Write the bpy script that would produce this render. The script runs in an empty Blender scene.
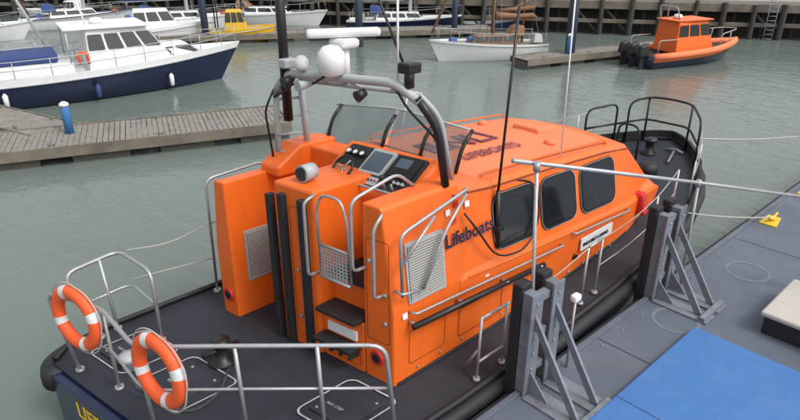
import bpy, math, random
from mathutils import Vector, Matrix
random.seed(7)
scn=bpy.context.scene
COL=scn.collection
# ---------------------------------------------------------------- materials
def mat(name,col,rough=0.5,metal=0.0,var=0.12,scale=6.0,bump=0.0,bscale=40.0,spec=0.5,coat=0.0,dirt=0.0,dirtcol=(0.05,0.045,0.04),streak=False):
    m=bpy.data.materials.new(name); m.use_nodes=True
    nt=m.node_tree; b=nt.nodes["Principled BSDF"]; N=nt.nodes; Lk=nt.links
    b.inputs["Roughness"].default_value=rough; b.inputs["Metallic"].default_value=metal
    b.inputs["Specular IOR Level"].default_value=spec
    b.inputs["Coat Weight"].default_value=coat; b.inputs["Coat Roughness"].default_value=0.2
    geo=N.new("ShaderNodeNewGeometry")
    n=N.new("ShaderNodeTexNoise"); n.inputs["Scale"].default_value=scale; n.inputs["Detail"].default_value=8; n.inputs["Roughness"].default_value=0.65
    Lk.new(geo.outputs["Position"],n.inputs["Vector"])
    mx=N.new("ShaderNodeMix"); mx.data_type='RGBA'
    mx.inputs[6].default_value=tuple(c*(1-var) for c in col)+(1,)
    mx.inputs[7].default_value=tuple(min(1,c*(1+var)+0.006*var) for c in col)+(1,)
    Lk.new(n.outputs["Fac"],mx.inputs[0])
    out=mx.outputs[2]
    if dirt>0:
        n2=N.new("ShaderNodeTexNoise"); n2.inputs["Scale"].default_value=scale*0.35; n2.inputs["Detail"].default_value=10; n2.inputs["Roughness"].default_value=0.75
        if streak:
            mp=N.new("ShaderNodeMapping"); mp.inputs["Scale"].default_value=(5,5,0.5); Lk.new(geo.outputs["Position"],mp.inputs["Vector"]); Lk.new(mp.outputs[0],n2.inputs["Vector"])
        else: Lk.new(geo.outputs["Position"],n2.inputs["Vector"])
        cr=N.new("ShaderNodeValToRGB"); cr.color_ramp.elements[0].position=0.48; cr.color_ramp.elements[1].position=0.72
        cr.color_ramp.elements[0].color=(0,0,0,1); cr.color_ramp.elements[1].color=(dirt,dirt,dirt,1)
        Lk.new(n2.outputs["Fac"],cr.inputs[0])
        m2=N.new("ShaderNodeMix"); m2.data_type='RGBA'
        Lk.new(cr.outputs[0],m2.inputs[0]); Lk.new(out,m2.inputs[6]); m2.inputs[7].default_value=tuple(dirtcol)+(1,)
        out=m2.outputs[2]
    Lk.new(out,b.inputs["Base Color"])
    mr=N.new("ShaderNodeMapRange"); mr.inputs[3].default_value=max(0.02,rough-0.1); mr.inputs[4].default_value=min(1,rough+0.12)
    Lk.new(n.outputs["Fac"],mr.inputs[0]); Lk.new(mr.outputs[0],b.inputs["Roughness"])
    if bump>0:
        n3=N.new("ShaderNodeTexNoise"); n3.inputs["Scale"].default_value=bscale; n3.inputs["Detail"].default_value=3
        Lk.new(geo.outputs["Position"],n3.inputs["Vector"])
        bp=N.new("ShaderNodeBump"); bp.inputs["Strength"].default_value=bump; bp.inputs["Distance"].default_value=0.01
        Lk.new(n3.outputs["Fac"],bp.inputs["Height"]); Lk.new(bp.outputs[0],b.inputs["Normal"])
    return m
ORANGE=mat("orange_paint",(0.80,0.138,0.012),0.42,var=0.08,scale=2.5,bump=0.05,bscale=6,coat=0.15,dirt=0.35,dirtcol=(0.45,0.09,0.03),streak=True)
ORANGE2=mat("orange_faded",(0.76,0.20,0.08),0.7,var=0.08,bump=0.3,bscale=150,dirt=0.35,dirtcol=(0.55,0.20,0.11))
SEAM=mat("panel_seam",(0.24,0.04,0.006),0.7)
NAVY=mat("navy_paint",(0.010,0.017,0.055),0.3,coat=0.2,var=0.2)
DECK=mat("deck_nonslip",(0.018,0.022,0.032),0.68,var=0.3,scale=3,bump=0.5,bscale=220,dirt=0.6,dirtcol=(0.038,0.043,0.053))
RUB=mat("black_rubber",(0.013,0.014,0.017),0.6,var=0.3,scale=8,bump=0.2,dirt=0.4,dirtcol=(0.04,0.04,0.04))
BLACK=mat("black_plastic",(0.012,0.012,0.013),0.4)
GLASS=mat("dark_glass",(0.010,0.013,0.016),0.05,spec=0.9,var=0.3,scale=1.5)
STEEL=mat("stainless_tube",(0.42,0.43,0.44),0.45,metal=0.6,var=0.2,scale=12,dirt=0.4,dirtcol=(0.26,0.24,0.22))
GREYP=mat("grey_paint",(0.38,0.40,0.41),0.5,var=0.1,dirt=0.35,dirtcol=(0.22,0.22,0.21))
GALV=mat("galvanised",(0.20,0.22,0.25),0.55,metal=0.25,var=0.35,scale=9,dirt=0.6,dirtcol=(0.12,0.09,0.07))
WHITE=mat("white_gelcoat",(0.74,0.75,0.75),0.35,var=0.05,scale=2,dirt=0.25,dirtcol=(0.46,0.46,0.43),streak=True)
WHITEM=mat("white_marking",(0.42,0.44,0.45),0.7,var=0.3,scale=20,dirt=0.7,dirtcol=(0.08,0.08,0.09))
GREYMARK=mat("grey_marking",(0.15,0.17,0.195),0.8,var=0.4,scale=12,dirt=0.8,dirtcol=(0.10,0.115,0.145))
RED=mat("red_canvas",(0.50,0.02,0.02),0.6)
REDT=mat("dark_letter",(0.16,0.03,0.06),0.6,dirt=0.3,dirtcol=(0.4,0.1,0.06))
YEL=mat("yellow_paint",(0.70,0.46,0.02),0.5,dirt=0.3,dirtcol=(0.35,0.25,0.08))
RINGO=mat("lifering_orange",(0.82,0.11,0.025),0.55,var=0.1,dirt=0.3,dirtcol=(0.5,0.08,0.03))
RINGW=mat("reflective_white",(0.68,0.69,0.70),0.45,dirt=0.4,dirtcol=(0.42,0.42,0.40))
WOOD=mat("weathered_deck_wood",(0.22,0.19,0.15),0.85,var=0.35,scale=4,bump=0.4,bscale=30)
WOODG=mat("grey_wood",(0.22,0.205,0.18),0.85,var=0.5,scale=5,bump=0.4,bscale=30,dirt=0.6,dirtcol=(0.10,0.095,0.085))
FLOAT=mat("float_concrete",(0.10,0.095,0.08),0.9,var=0.4,scale=4)
PILE=mat("timber_pile",(0.050,0.045,0.040),0.9,var=0.5,scale=3,bump=0.5,bscale=10)
BEAM=mat("timber_beam",(0.17,0.145,0.115),0.85,var=0.5,scale=2,dirt=0.85,dirtcol=(0.055,0.05,0.042))
CONC=mat("quay_concrete",(0.30,0.29,0.27),0.9,var=0.25,scale=0.7)
DARKW=mat("dark_wall",(0.045,0.045,0.04),0.95,var=0.5,scale=1)
PONT=mat("pontoon_paint",(0.095,0.115,0.148),0.6,var=0.3,scale=1.6,bump=0.35,bscale=150,dirt=0.75,dirtcol=(0.155,0.17,0.195))
MATB=mat("blue_mat",(0.045,0.150,0.38),0.62,var=0.16,scale=5,bump=0.35,bscale=60,dirt=0.6,dirtcol=(0.085,0.19,0.38))
BEIGE=mat("beige_box",(0.46,0.43,0.385),0.6,var=0.1,dirt=0.5,dirtcol=(0.3,0.28,0.24))
BLUEP=mat("blue_pedestal",(0.05,0.18,0.42),0.5)
PILEB=mat("blue_black_pile",(0.018,0.028,0.055),0.45,var=0.4,scale=2,dirt=0.3,dirtcol=(0.08,0.08,0.08))
TAN=mat("tan_cover",(0.24,0.13,0.07),0.8,var=0.2)
BROWN=mat("varnished_spar",(0.20,0.10,0.05),0.45)
ALU=mat("mast_alloy",(0.58,0.59,0.60),0.45,metal=0.3)
ROPE=mat("rope",(0.40,0.38,0.34),0.9,var=0.2,scale=60)
ROPEB=mat("rope_dark",(0.05,0.055,0.06),0.9)
YELB=mat("yellow_hull",(0.65,0.39,0.02),0.5,var=0.15,dirt=0.5,dirtcol=(0.25,0.2,0.1))
BLUEC=mat("blue_cover",(0.03,0.055,0.17),0.8)
LITSC=mat("lit_screen",(0.08,0.11,0.14),0.12)
GRILL=mat("grey_grille",(0.30,0.29,0.27),0.6)
CLUT=[mat("clutter_%d"%i,c,0.6) for i,c in enumerate(((0.6,0.6,0.58),(0.05,0.12,0.3),(0.35,0.06,0.03),(0.1,0.1,0.1),(0.3,0.3,0.25)))]
# water
WATER=bpy.data.materials.new("harbour_water"); WATER.use_nodes=True
nt=WATER.node_tree; b=nt.nodes["Principled BSDF"]
b.inputs["Roughness"].default_value=0.05; b.inputs["IOR"].default_value=1.38
geo=nt.nodes.new("ShaderNodeNewGeometry")
nb=nt.nodes.new("ShaderNodeTexNoise"); nb.inputs["Scale"].default_value=0.12; nb.inputs["Detail"].default_value=4
nt.links.new(geo.outputs["Position"],nb.inputs["Vector"])
mb_=nt.nodes.new("ShaderNodeMix"); mb_.data_type='RGBA'
mb_.inputs[6].default_value=(0.118,0.150,0.132,1); mb_.inputs[7].default_value=(0.160,0.190,0.170,1)
nt.links.new(nb.outputs["Fac"],mb_.inputs[0]); nt.links.new(mb_.outputs[2],b.inputs["Base Color"])
mp=nt.nodes.new("ShaderNodeMapping"); mp.inputs["Rotation"].default_value=(0,0,math.radians(-40)); mp.inputs["Scale"].default_value=(1.0,0.5,1)
nt.links.new(geo.outputs["Position"],mp.inputs["Vector"])
prev=None
for sc,st,di in ((0.7,0.5,0.07),(3.0,0.6,0.04),(8.5,0.55,0.016)):
    n=nt.nodes.new("ShaderNodeTexNoise"); n.inputs["Scale"].default_value=sc; n.inputs["Detail"].default_value=3; n.inputs["Distortion"].default_value=0.8
    nt.links.new(mp.outputs[0],n.inputs["Vector"])
    bp=nt.nodes.new("ShaderNodeBump"); bp.inputs["Strength"].default_value=st; bp.inputs["Distance"].default_value=di
    nt.links.new(n.outputs["Fac"],bp.inputs["Height"])
    if prev: nt.links.new(prev.outputs[0],bp.inputs["Normal"])
    prev=bp
nt.links.new(prev.outputs[0],b.inputs["Normal"])
# ---------------------------------------------------------------- helpers
def sstep(a,b_,x):
    t=max(0,min(1,(x-a)/(b_-a))); return t*t*(3-2*t)
def skew(v):
    k=0.2*(1-sstep(5,11,v[0])); return (v[0]+k*(6.1-v[1]),v[1],v[2])
def empty(name,loc=(0,0,0),rot=0,parent=None):
    e=bpy.data.objects.new(name,None); COL.objects.link(e); e.location=loc; e.rotation_euler=(0,0,rot); e.empty_display_size=0.2
    if parent: e.parent=parent
    return e
def mk(name,vs,fs,mats,par=None,fm=None,bevel=0,smooth=False,sk=False,seg=2):
    if sk: vs=[skew(v) for v in vs]
    me=bpy.data.meshes.new(name); me.from_pydata([tuple(v) for v in vs],[],fs)
    if not isinstance(mats,(list,tuple)): mats=[mats]
    for m in mats: me.materials.append(m)
    if fm:
        for p,i in zip(me.polygons,fm): p.material_index=i
    if smooth:
        for p in me.polygons: p.use_smooth=True
    me.update()
    import bmesh
    bm=bmesh.new(); bm.from_mesh(me); bmesh.ops.recalc_face_normals(bm,faces=bm.faces); bm.to_mesh(me); bm.free()
    o=bpy.data.objects.new(name,me); COL.objects.link(o)
    if par: o.parent=par
    if bevel>0:
        md=o.modifiers.new("bevel",'BEVEL'); md.width=bevel; md.segments=seg; md.limit_method='ANGLE'; md.angle_limit=math.radians(35)
    return o
def box(name,x0,x1,y0,y1,z0,z1,m,par=None,bevel=0.01,sk=False):
    vs=[(x,y,z) for x in (x0,x1) for y in (y0,y1) for z in (z0,z1)]
    fs=[(0,1,3,2),(4,6,7,5),(0,4,5,1),(2,3,7,6),(0,2,6,4),(1,5,7,3)]
    return mk(name,vs,fs,m,par,bevel=bevel,sk=sk)
def hexa(name,p,m,par=None,bevel=0.01,sk=False):
    return mk(name,p,[(3,2,1,0),(4,5,6,7),(0,1,5,4),(1,2,6,5),(2,3,7,6),(3,0,4,7)],m,par,bevel=bevel,sk=sk)
def extr(name,prof,axis,a,b_,m,par=None,bevel=0.01,sk=False):
    def P(q,t):
        r=list(q); r.insert(axis,t); return tuple(r)
    n=len(prof); vs=[P(q,a) for q in prof]+[P(q,b_) for q in prof]
    fs=[tuple(range(n))[::-1],tuple(range(n,2*n))]+[(i,(i+1)%n,(i+1)%n+n,i+n) for i in range(n)]
    return mk(name,vs,fs,m,par,bevel=bevel,sk=sk,seg=3)
def fillet(pts,r,n=4,closed=False):
    pts=[Vector(p) for p in pts]; out=[]
    N=len(pts)
    for i,p in enumerate(pts):
        if not closed and (i==0 or i==N-1): out.append(p); continue
        a=pts[i-1]; c=pts[(i+1)%N]
        d1=(a-p); d2=(c-p); l=min(r,d1.length*0.45,d2.length*0.45)
        p1=p+d1.normalized()*l; p2=p+d2.normalized()*l
        for k in range(n+1):
            t=k/n; out.append(p1*(1-t)**2+p*2*t*(1-t)+p2*t*t)
    return out
def tubegeo(pts,r,sides=8,closed=False):
    pts=[Vector(p) for p in pts]; n=len(pts); vs=[];fs=[]
    up=None
    rr=r if isinstance(r,(list,tuple)) else [r]*n
    for i,p in enumerate(pts):
        if closed: t=(pts[(i+1)%n]-pts[i-1])
        else: t=pts[min(i+1,n-1)]-pts[max(i-1,0)]
        t=t.normalized() if t.length>1e-9 else Vector((0,0,1))
        if up is None:
            up=Vector((0,0,1)) if abs(t.z)<0.9 else Vector((1,0,0))
        a=(up-t*up.dot(t))
        if a.length<1e-5: a=t.orthogonal()
        a.normalize(); up=a; b2=t.cross(a)
        for k in range(sides):
            th=2*math.pi*k/sides; vs.append(tuple(p+(a*math.cos(th)+b2*math.sin(th))*rr[i]))
    m=n if closed else n-1
    for i in range(m):
        j=(i+1)%n
        for k in range(sides):
            fs.append((i*sides+k,i*sides+(k+1)%sides,j*sides+(k+1)%sides,j*sides+k))
    if not closed:
        fs.append(tuple(range(sides))[::-1]); fs.append(tuple((n-1)*sides+k for k in range(sides)))
    return vs,fs
def tubes(name,paths,r,m,par=None,rad=0.1,sides=8,sk=False,closed=False):
    V=[];Fc=[]
    for p in paths:
        rr=r
        if isinstance(p,tuple) and isinstance(p[1],(int,float)) : p,rr=p
        q=fillet(p,rad,closed=closed) if rad>0 and len(p)>2 else p
        v,f=tubegeo(q,rr,sides,closed); o=len(V); V+=v; Fc+=[tuple(i+o for i in g) for g in f]
    return mk(name,V,Fc,m,par,smooth=True,sk=sk)
def cyl(name,p0,p1,r0,r1,m,par=None,sides=20,bevel=0):
    v,f=tubegeo([p0,p1],[r0,r1],sides)
    o=mk(name,v,f,m,par,bevel=bevel)
    for p in o.data.polygons:
        if len(p.vertices)==4: p.use_smooth=True
    return o
def lathe(name,prof,c,m,par=None,sides=24):
    vs=[];fs=[];n=len(prof)
    for r,z in prof:
        for k in range(sides):
            th=2*math.pi*k/sides; vs.append((c[0]+r*math.cos(th),c[1]+r*math.sin(th),c[2]+z))
    for i in range(n-1):
        for k in range(sides): fs.append((i*sides+k,i*sides+(k+1)%sides,(i+1)*sides+(k+1)%sides,(i+1)*sides+k))
    fs.append(tuple(range(sides))[::-1]); fs.append(tuple((n-1)*sides+k for k in range(sides)))
    return mk(name,vs,fs,m,par,smooth=True)
def text(name,s,origin,xd,yd,size,m,par=None,off=0.006,sk=False,ext=0.002,bold=0.0,ax='LEFT'):
    cu=bpy.data.curves.new(name,'FONT'); cu.body=s; cu.size=size; cu.extrude=ext; cu.offset=bold; cu.align_x=ax; cu.resolution_u=4
    o=bpy.data.objects.new(name+"_tmp",cu); COL.objects.link(o)
    bpy.context.view_layer.update()
    dg=bpy.context.evaluated_depsgraph_get()
    me=bpy.data.meshes.new_from_object(o.evaluated_get(dg))
    bpy.data.objects.remove(o)
    X=Vector(xd).normalized(); Y=Vector(yd); Y=(Y-X*Y.dot(X)).normalized(); Z=X.cross(Y)
    O=Vector(origin)+Z*off
    for v in me.vertices:
        q=O+X*v.co.x+Y*v.co.y+Z*v.co.z
        v.co=skew(q) if sk else q
    me.materials.clear(); me.materials.append(m)
    ob=bpy.data.objects.new(name,me); COL.objects.link(ob)
    if par: ob.parent=par
    return ob
def rrect(w,h,r,n=5):
    pts=[]
    for cx,cy,a0 in ((w-r,h-r,0),(r,h-r,90),(r,r,180),(w-r,r,270)):
        for k in range(n+1):
            a=math.radians(a0+90*k/n); pts.append((cx+r*math.cos(a),cy+r*math.sin(a)))
    return pts
def panel(name,q,m,par=None,r=0.1,thick=0.01,off=0.0,sk=False,inset=0.0):
    bl,br,tr,tl=[Vector(p) for p in q]
    nrm=(br-bl).cross(tl-bl).normalized()
    w=(br-bl).length; h=(tl-bl).length
    pts=rrect(w-2*inset,h-2*inset,r)
    vs=[]
    for d in (off,off+thick):
        for (x,y) in pts:
            u=(x+inset)/w; v=(y+inset)/h
            vs.append((bl*(1-u)+br*u)*(1-v)+(tl*(1-u)+tr*u)*v+nrm*d)
    n=len(pts)
    fs=[tuple(range(n))[::-1],tuple(range(n,2*n))]+[(i,(i+1)%n,(i+1)%n+n,i+n) for i in range(n)]
    return mk(name,vs,fs,m,par,sk=sk)
def outline(name,q,m,par=None,r=0.06,wd=0.012,off=0.002,sk=False):
    bl,br,tr,tl=[Vector(p) for p in q]; nrm=(br-bl).cross(tl-bl).normalized(); w=(br-bl).length; h=(tl-bl).length
    vs=[]
    A=rrect(w,h,r); B=[(x+wd,y+wd) for x,y in rrect(w-2*wd,h-2*wd,max(0.005,r-wd))]
    for (x,y),(x2,y2) in zip(A,B):
        for a,b_ in ((x,y),(x2,y2)):
            u=a/w; v=b_/h; vs.append((bl*(1-u)+br*u)*(1-v)+(tl*(1-u)+tr*u)*v+nrm*off)
    n=len(A); fs=[(2*i,2*((i+1)%n),2*((i+1)%n)+1,2*i+1) for i in range(n)]
    return mk(name,vs,fs,m,par,sk=sk)
def ringpath(cx,cy,z,w,h,r):
    return [(cx-w/2+x,cy-h/2+y,z) for x,y in rrect(w,h,r)]
def ribbon(name,pts,wd,m,par=None,sk=False):
    pts=[Vector(p) for p in pts]; n=len(pts); c=sum(pts,Vector())/n; vs=[]
    for p in pts:
        d=(p-c).normalized(); vs+= [p, p-d*wd]
    fs=[(2*i,2*((i+1)%n),2*((i+1)%n)+1,2*i+1) for i in range(n)]
    return mk(name,vs,fs,m,par,sk=sk)
# ================================================================= SETTING
mk("water",[(-900,-900,0),(900,-900,0),(900,900,0),(-900,900,0)],[(0,1,2,3)],WATER)
mk("seabed_ground",[(-1000,-1000,-3),(1000,-1000,-3),(1000,1000,-3),(-1000,1000,-3)],[(0,1,2,3)],DARKW)
p=empty("mooring_pontoon")
box("deck_plate",-8,34,-9,3.54,0.55,1.0,PONT,p,bevel=0.02)
box("float_body",-7.8,33.8,-8.8,3.4,-0.4,0.55,RUB,p)
box("edge_rub_strip",-8,34,3.545,3.62,0.72,0.95,RUB,p)
box("edge_kerb_bar",-8,34,3.44,3.52,1.0,1.035,PONT,p,bevel=0.008)
for i,x in enumerate((-2,2.2,6.9,11.6,16.4,21)):
    box("plate_seam_%d"%i,x,x+0.015,-9,3.42,1.0,1.003,RUB,p,bevel=0)
def circ(cx,cy,z,r): return [(cx+r*math.cos(a*math.pi/18),cy+r*math.sin(a*math.pi/18),z) for a in range(36)]
ribbon("worn_ring_mark_1",circ(10.45,2.75,1.004,0.36),0.06,GREYMARK,p)
ribbon("worn_ring_mark_2",circ(8.15,2.9,1.004,0.34),0.05,GREYMARK,p)
for i in range(26):
    x=4.6+0.55*i; cyl("deck_bolt_%d"%i,(x,3.3,1.0),(x,3.3,1.012),0.022,0.02,GALV,p,sides=8)
m_=empty("blue_rubber_mat")
box("mat_sheet",3.4,8.05,-2.5,2.6,1.004,1.10,MATB,m_,bevel=0.02)
box("mat_seam",5.9,5.91,-2.48,2.58,1.10,1.102,NAVY,m_,bevel=0)
bx=empty("equipment_box")
box("box_body",8.75,10.0,0.2,1.95,1.0,1.28,RUB,bx,bevel=0.02)
box("box_lid",8.7,10.05,0.15,2.0,1.28,1.36,BEIGE,bx,bevel=0.03)
for i,(x,y) in enumerate(((12.9,3.2),(15.1,3.2))):
    c=empty("mooring_cleat")
    extr("yellow_base",[(x-0.26,y-0.16),(x+0.26,y-0.08),(x+0.26,y+0.16),(x-0.26,y+0.16)],2,1.0,1.025,YEL,c,bevel=0.004)
    tubes("horn",[[(x-0.2,y,1.13),(x-0.06,y,1.09),(x+0.06,y,1.09),(x+0.2,y,1.13)]],0.026,YEL,c,rad=0.05)
    cyl("stem",(x,y,1.02),(x,y,1.09),0.05,0.035,YEL,c,sides=10)
def fender_frame(x0):
    f=empty("fender_frame")
    for i,x in enumerate((x0,x0+0.42)):
        box("rubber_pad_%d"%i,x,x+0.20,3.56,3.70,0.6,2.5,RUB,f,bevel=0.02)
        box("steel_upright_%d"%i,x+0.03,x+0.17,3.42,3.56,1.0,2.42,GALV,f,bevel=0.01)
        box("upright_flange_%d"%i,x-0.01,x+0.21,3.39,3.42,1.0,2.44,GALV,f,bevel=0.004)
        extr("brace_%d"%i,[(3.39,2.15),(3.39,2.0),(2.78,1.04),(2.66,1.04)],0,x+0.07,x+0.11,GALV,f,bevel=0.004)
        extr("gusset_%d"%i,[(3.39,1.35),(3.39,1.03),(3.1,1.03)],0,x+0.08,x+0.10,GALV,f,bevel=0.002)
        box("foot_plate_%d"%i,x-0.05,x+0.25,2.55,3.38,1.002,1.03,GALV,f,bevel=0.004)
        for k in range(6):
            cyl("pad_bolt_%d_%d"%(i,k),(x+0.1,3.375,1.15+0.23*k),(x+0.1,3.39,1.15+0.23*k),0.02,0.02,STEEL,f,sides=6)
    for i,z in enumerate((1.25,1.75,2.25)):
        box("cross_member_%d"%i,x0+0.21,x0+0.41,3.44,3.54,z,z+0.1,GALV,f,bevel=0.005)
    box("foot_rail",x0-0.05,x0+0.67,2.58,2.66,1.031,1.09,GALV,f,bevel=0.004)
fender_frame(5.15); fender_frame(8.4)
lt=empty("dock_light")
box("lamp_body",5.97,6.11,3.32,3.42,2.02,2.12,WHITE,lt,bevel=0.03)
cyl("lamp_stem",(6.04,3.37,1.0),(6.04,3.37,2.02),0.018,0.018,STEEL,lt,sides=8)
hr=empty("gangway_handrail")
tubes("top_rail",[[(5.0,3.72,4.03),(8.9,3.3,2.87),(10.9,2.1,2.4)]],0.026,STEEL,hr,rad=0.05)
tubes("posts",[[(5.3,3.62,3.92),(5.42,3.5,1.0)],[(8.95,3.28,2.85),(9.15,3.3,1.0)]],0.022,STEEL,hr,rad=0)
for i,(a,b_) in enumerate((((5.3,3.62,3.87),(5.29,3.62,3.97)),((8.95,3.28,2.80),(8.95,3.28,2.90)))): cyl("clamp_%d"%i,a,b_,0.04,0.04,STEEL,hr,sides=12)
hs=empty("steel_handrail")
tubes("hoop",[[(10.45,1.95,1.0),(10.45,1.95,2.1),(9.7,1.2,2.1),(9.7,1.2,1.0)],[(10.45,1.95,1.55),(9.7,1.2,1.55)]],0.026,STEEL,hs)
# ================================================================= LIFEBOAT
LB=empty("lifeboat")
CY=6.1
st=[(1.45,1.88,1.0),(1.65,2.1,1.0),(2.3,2.24,1.0),(4,2.27,1.0),(6,2.27,1.03),(8,2.24,1.12),(9.5,2.17,1.22),(11,1.98,1.36),(12.2,1.66,1.47),(13.1,1.26,1.55),(13.8,0.8,1.61),(14.2,0.42,1.65),(14.4,0.06,1.67)]
def interp(x):
    for a,b_ in zip(st,st[1:]):
        if a[0]<=x<=b_[0]:
            t=(x-a[0])/(b_[0]-a[0]); return (a[1]*(1-t)+b_[1]*t, a[2]*(1-t)+b_[2]*t)
    return (st[-1][1],st[-1][2]) if x>14 else (st[0][1],st[0][2])
vs=[];fs=[];fm=[]
for x,hb,zd in st:
    t=max(0,(x-8)/6.4)
    ring=[]
    for s in (-1,1):
        seq=[(0.0,-0.5+0.3*t),(0.86*hb*(1-0.35*t),0.12+0.35*t),(0.94*hb*(1-0.12*t),0.3+0.45*t),(hb,zd-0.12),(hb,zd+0.02)]
        for (yy,zz) in seq: ring.append((x-0.35*t*(1-(zz/zd)) ,CY+s*yy,zz))
    vs+=ring
n=10
for i in range(len(st)-1):
    for s in (0,5):
        for k in range(4):
            fs.append((i*n+s+k,(i+1)*n+s+k,(i+1)*n+s+k+1,i*n+s+k+1)); fm.append(0)
fs.append((0,1,2,3,4,9,8,7,6)); fm.append(0)
mk("hull",vs,fs,[NAVY],LB,fm,sk=True)
vs=[];fs=[]
for x,hb,zd in st:
    vs+=[(x,CY-hb,zd),(x,CY,zd+0.03),(x,CY+hb,zd)]
for i in range(len(st)-1):
    for k in (0,1): fs.append((3*i+k,3*i+3+k,3*i+4+k,3*i+1+k))
mk("deck",vs,fs,DECK,LB,sk=True)
def edge(xs,s,dy,dz):
    return [(x,CY+s*(interp(x)[0]+dy),interp(x)[1]+dz) for x in xs]
xs=[1.5,1.7,2.3,3,4,5,6,7,8,9,10,11,11.6,12.2,12.7,13.1,13.5,13.8,14.05,14.25,14.38]
path=edge(xs,-1,0.03,-0.1)+[(14.5,CY,1.57)]+edge(xs[::-1],1,0.03,-0.1)
v,f=tubegeo(path,0.115,10); mk("rubber_fender_belt",v,f,RUB,LB,smooth=True,sk=True)
path=edge(xs,-1,-0.02,0.05)+[(14.42,CY,1.73)]+edge(xs[::-1],1,-0.02,0.05)
v,f=tubegeo(path,0.04,6); mk("toe_rail",v,f,RUB,LB,smooth=True,sk=True)
xb=[10.8,11.4,12,12.6,13.1,13.6,14,14.25,14.4]
vs=[];fs=[]
pp=[(x,CY-interp(x)[0]-0.02,interp(x)[1]) for x in xb]+[(14.46,CY,1.66)]+[(x,CY+interp(x)[0]+0.02,interp(x)[1]) for x in xb[::-1]]
L_=len(pp)
for i,q in enumerate(pp):
    h=0.24*min(1,min(i,L_-1-i)/3.0)
    vs+=[q,(q[0],q[1],q[2]+h),(q[0]-0.03*(1 if q[0]>13 else 0),q[1]+(0.06 if q[1]<CY else -0.06),q[2]+h),(q[0],q[1]+(0.06 if q[1]<CY else -0.06),q[2])]
for i in range(L_-1):
    for k in range(3): fs.append((4*i+k,4*i+4+k,4*i+5+k,4*i+1+k))
mk("bow_bulwark",vs,fs,RUB,LB,sk=True)
for i,s in enumerate((-1,1)):
    tubes("corner_fender_%d"%i,[[(1.9,CY+s*2.2,0.88),(1.5,CY+s*2.08,0.85),(1.38,CY+s*1.7,0.85)]],0.16,RUB,LB,rad=0.25,sides=12,sk=True)
box("transom_panel",1.33,1.45,4.3,7.8,0.2,0.97,NAVY,LB,sk=True,bevel=0.02)
text("transom_lettering","LIFEBOAT",(1.33,7.25,0.62),(0,-1,0),(0,0,1),0.32,YEL,LB,off=0.008,sk=True,bold=0.006)
# ---- wheelhouse
hs_=[(4.95,1.5,2.1,1.33,3.36,3.40),(5.6,1.5,2.1,1.28,3.22,3.30),(7.5,1.5,1.98,1.25,3.10,3.20),(9.4,1.46,1.86,1.2,2.94,3.04),(9.85,1.42,1.83,1.16,2.84,2.93),(11.15,1.22,1.72,1.05,1.88,1.93),(11.7,1.05,1.52,0.95,1.6,1.62)]
vs=[];fs=[]
for x,bh,zs,th,ze,zm in hs_:
    zb=interp(x)[1]-0.03
    half=[(bh,zb),(bh+0.02,zs-0.02),(bh-0.02,zs+0.05),(th+0.035,ze-0.07),(th-0.04,ze),(th*0.5,(ze+zm*2)/3)]
    vs+=[(x,CY-a,b_) for a,b_ in half]+[(x,CY,zm)]+[(x,CY+a,b_) for a,b_ in half[::-1]]
n=13
for i in range(len(hs_)-1):
    for k in range(n-1): fs.append((i*n+k,i*n+n+k,i*n+n+k+1,i*n+k+1))
fs.append(tuple(range(n))[::-1]); fs.append(tuple((len(hs_)-1)*n+k for k in range(n)))
mk("wheelhouse_shell",vs,fs,ORANGE,LB,sk=True,bevel=0.035,seg=4)
def hp(x):
    for a,b_ in zip(hs_,hs_[1:]):
        if a[0]<=x<=b_[0]:
            t=(x-a[0])/(b_[0]-a[0]); return [a[i]*(1-t)+b_[i]*t for i in range(6)]
def side(x,z,s=-1):
    x_,bh,zs,th,ze,zm=hp(x)
    y0,z0,y1,z1=bh-0.02,zs+0.05,th+0.035,ze-0.07
    t=(z-z0)/(z1-z0); return Vector((x,CY+s*(y0*(1-t)+y1*t),z))
for i,(xa,xb_,za,zb,zc,zd) in enumerate(((5.98,6.95,2.24,2.19,2.98,3.03),(7.08,8.02,2.17,2.13,2.91,2.96),(8.15,9.25,2.11,2.05,2.83,2.88))):
    for s,q in (("",[side(xa,za),side(xb_,zb),side(xb_,zc),side(xa,zd)]),("port_",[side(xb_,zb,1),side(xa,za,1),side(xa,zd,1),side(xb_,zc,1)])):
        panel(s+"window_frame_%d"%i,q,BLACK,LB,r=0.18,thick=0.035,off=-0.012)
        outline(s+"window_gasket_%d"%i,q,SEAM,LB,r=0.18,wd=-0.016,off=0.008)
        outline(s+"window_trim_%d"%i,q,GREYP,LB,r=0.18,wd=0.006,off=0.0245)
        panel(s+"window_glass_%d"%i,q,GLASS,LB,r=0.13,thick=0.006,off=0.024,inset=0.055)
for i in range(3):
    y0=CY+1.0-0.68*i; y1=y0-0.6
    panel("windscreen_%d"%i,[(11.0,y0,1.99),(11.0,y1,1.99),(9.98,y1,2.80),(9.98,y0,2.80)],GLASS,LB,r=0.08,thick=0.12,off=-0.02)
def roofz(x,y):
    x_,bh,zs,th,ze,zm=hp(x); a=abs(y-CY)/th
    if a<0.5: return zm+((ze+2*zm)/3-zm)*a/0.5
    return (ze+2*zm)/3+(ze-(ze+2*zm)/3)*(a-0.5)/0.5
vs=[];fs=[];xg=[5.9,6.6,7.5,8.3,9.35];yg=[5.05,5.45,5.5,6.1,6.7,6.75,7.15]
for x in xg:
    for y in yg: vs.append((x,y,roofz(x,y)+0.012))
for i in range(len(xg)-1):
    for j in range(len(yg)-1): k=i*len(yg)+j; fs.append((k,k+1,k+1+len(yg),k+len(yg)))
mk("roof_nonslip",vs,fs,ORANGE2,LB)
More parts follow.
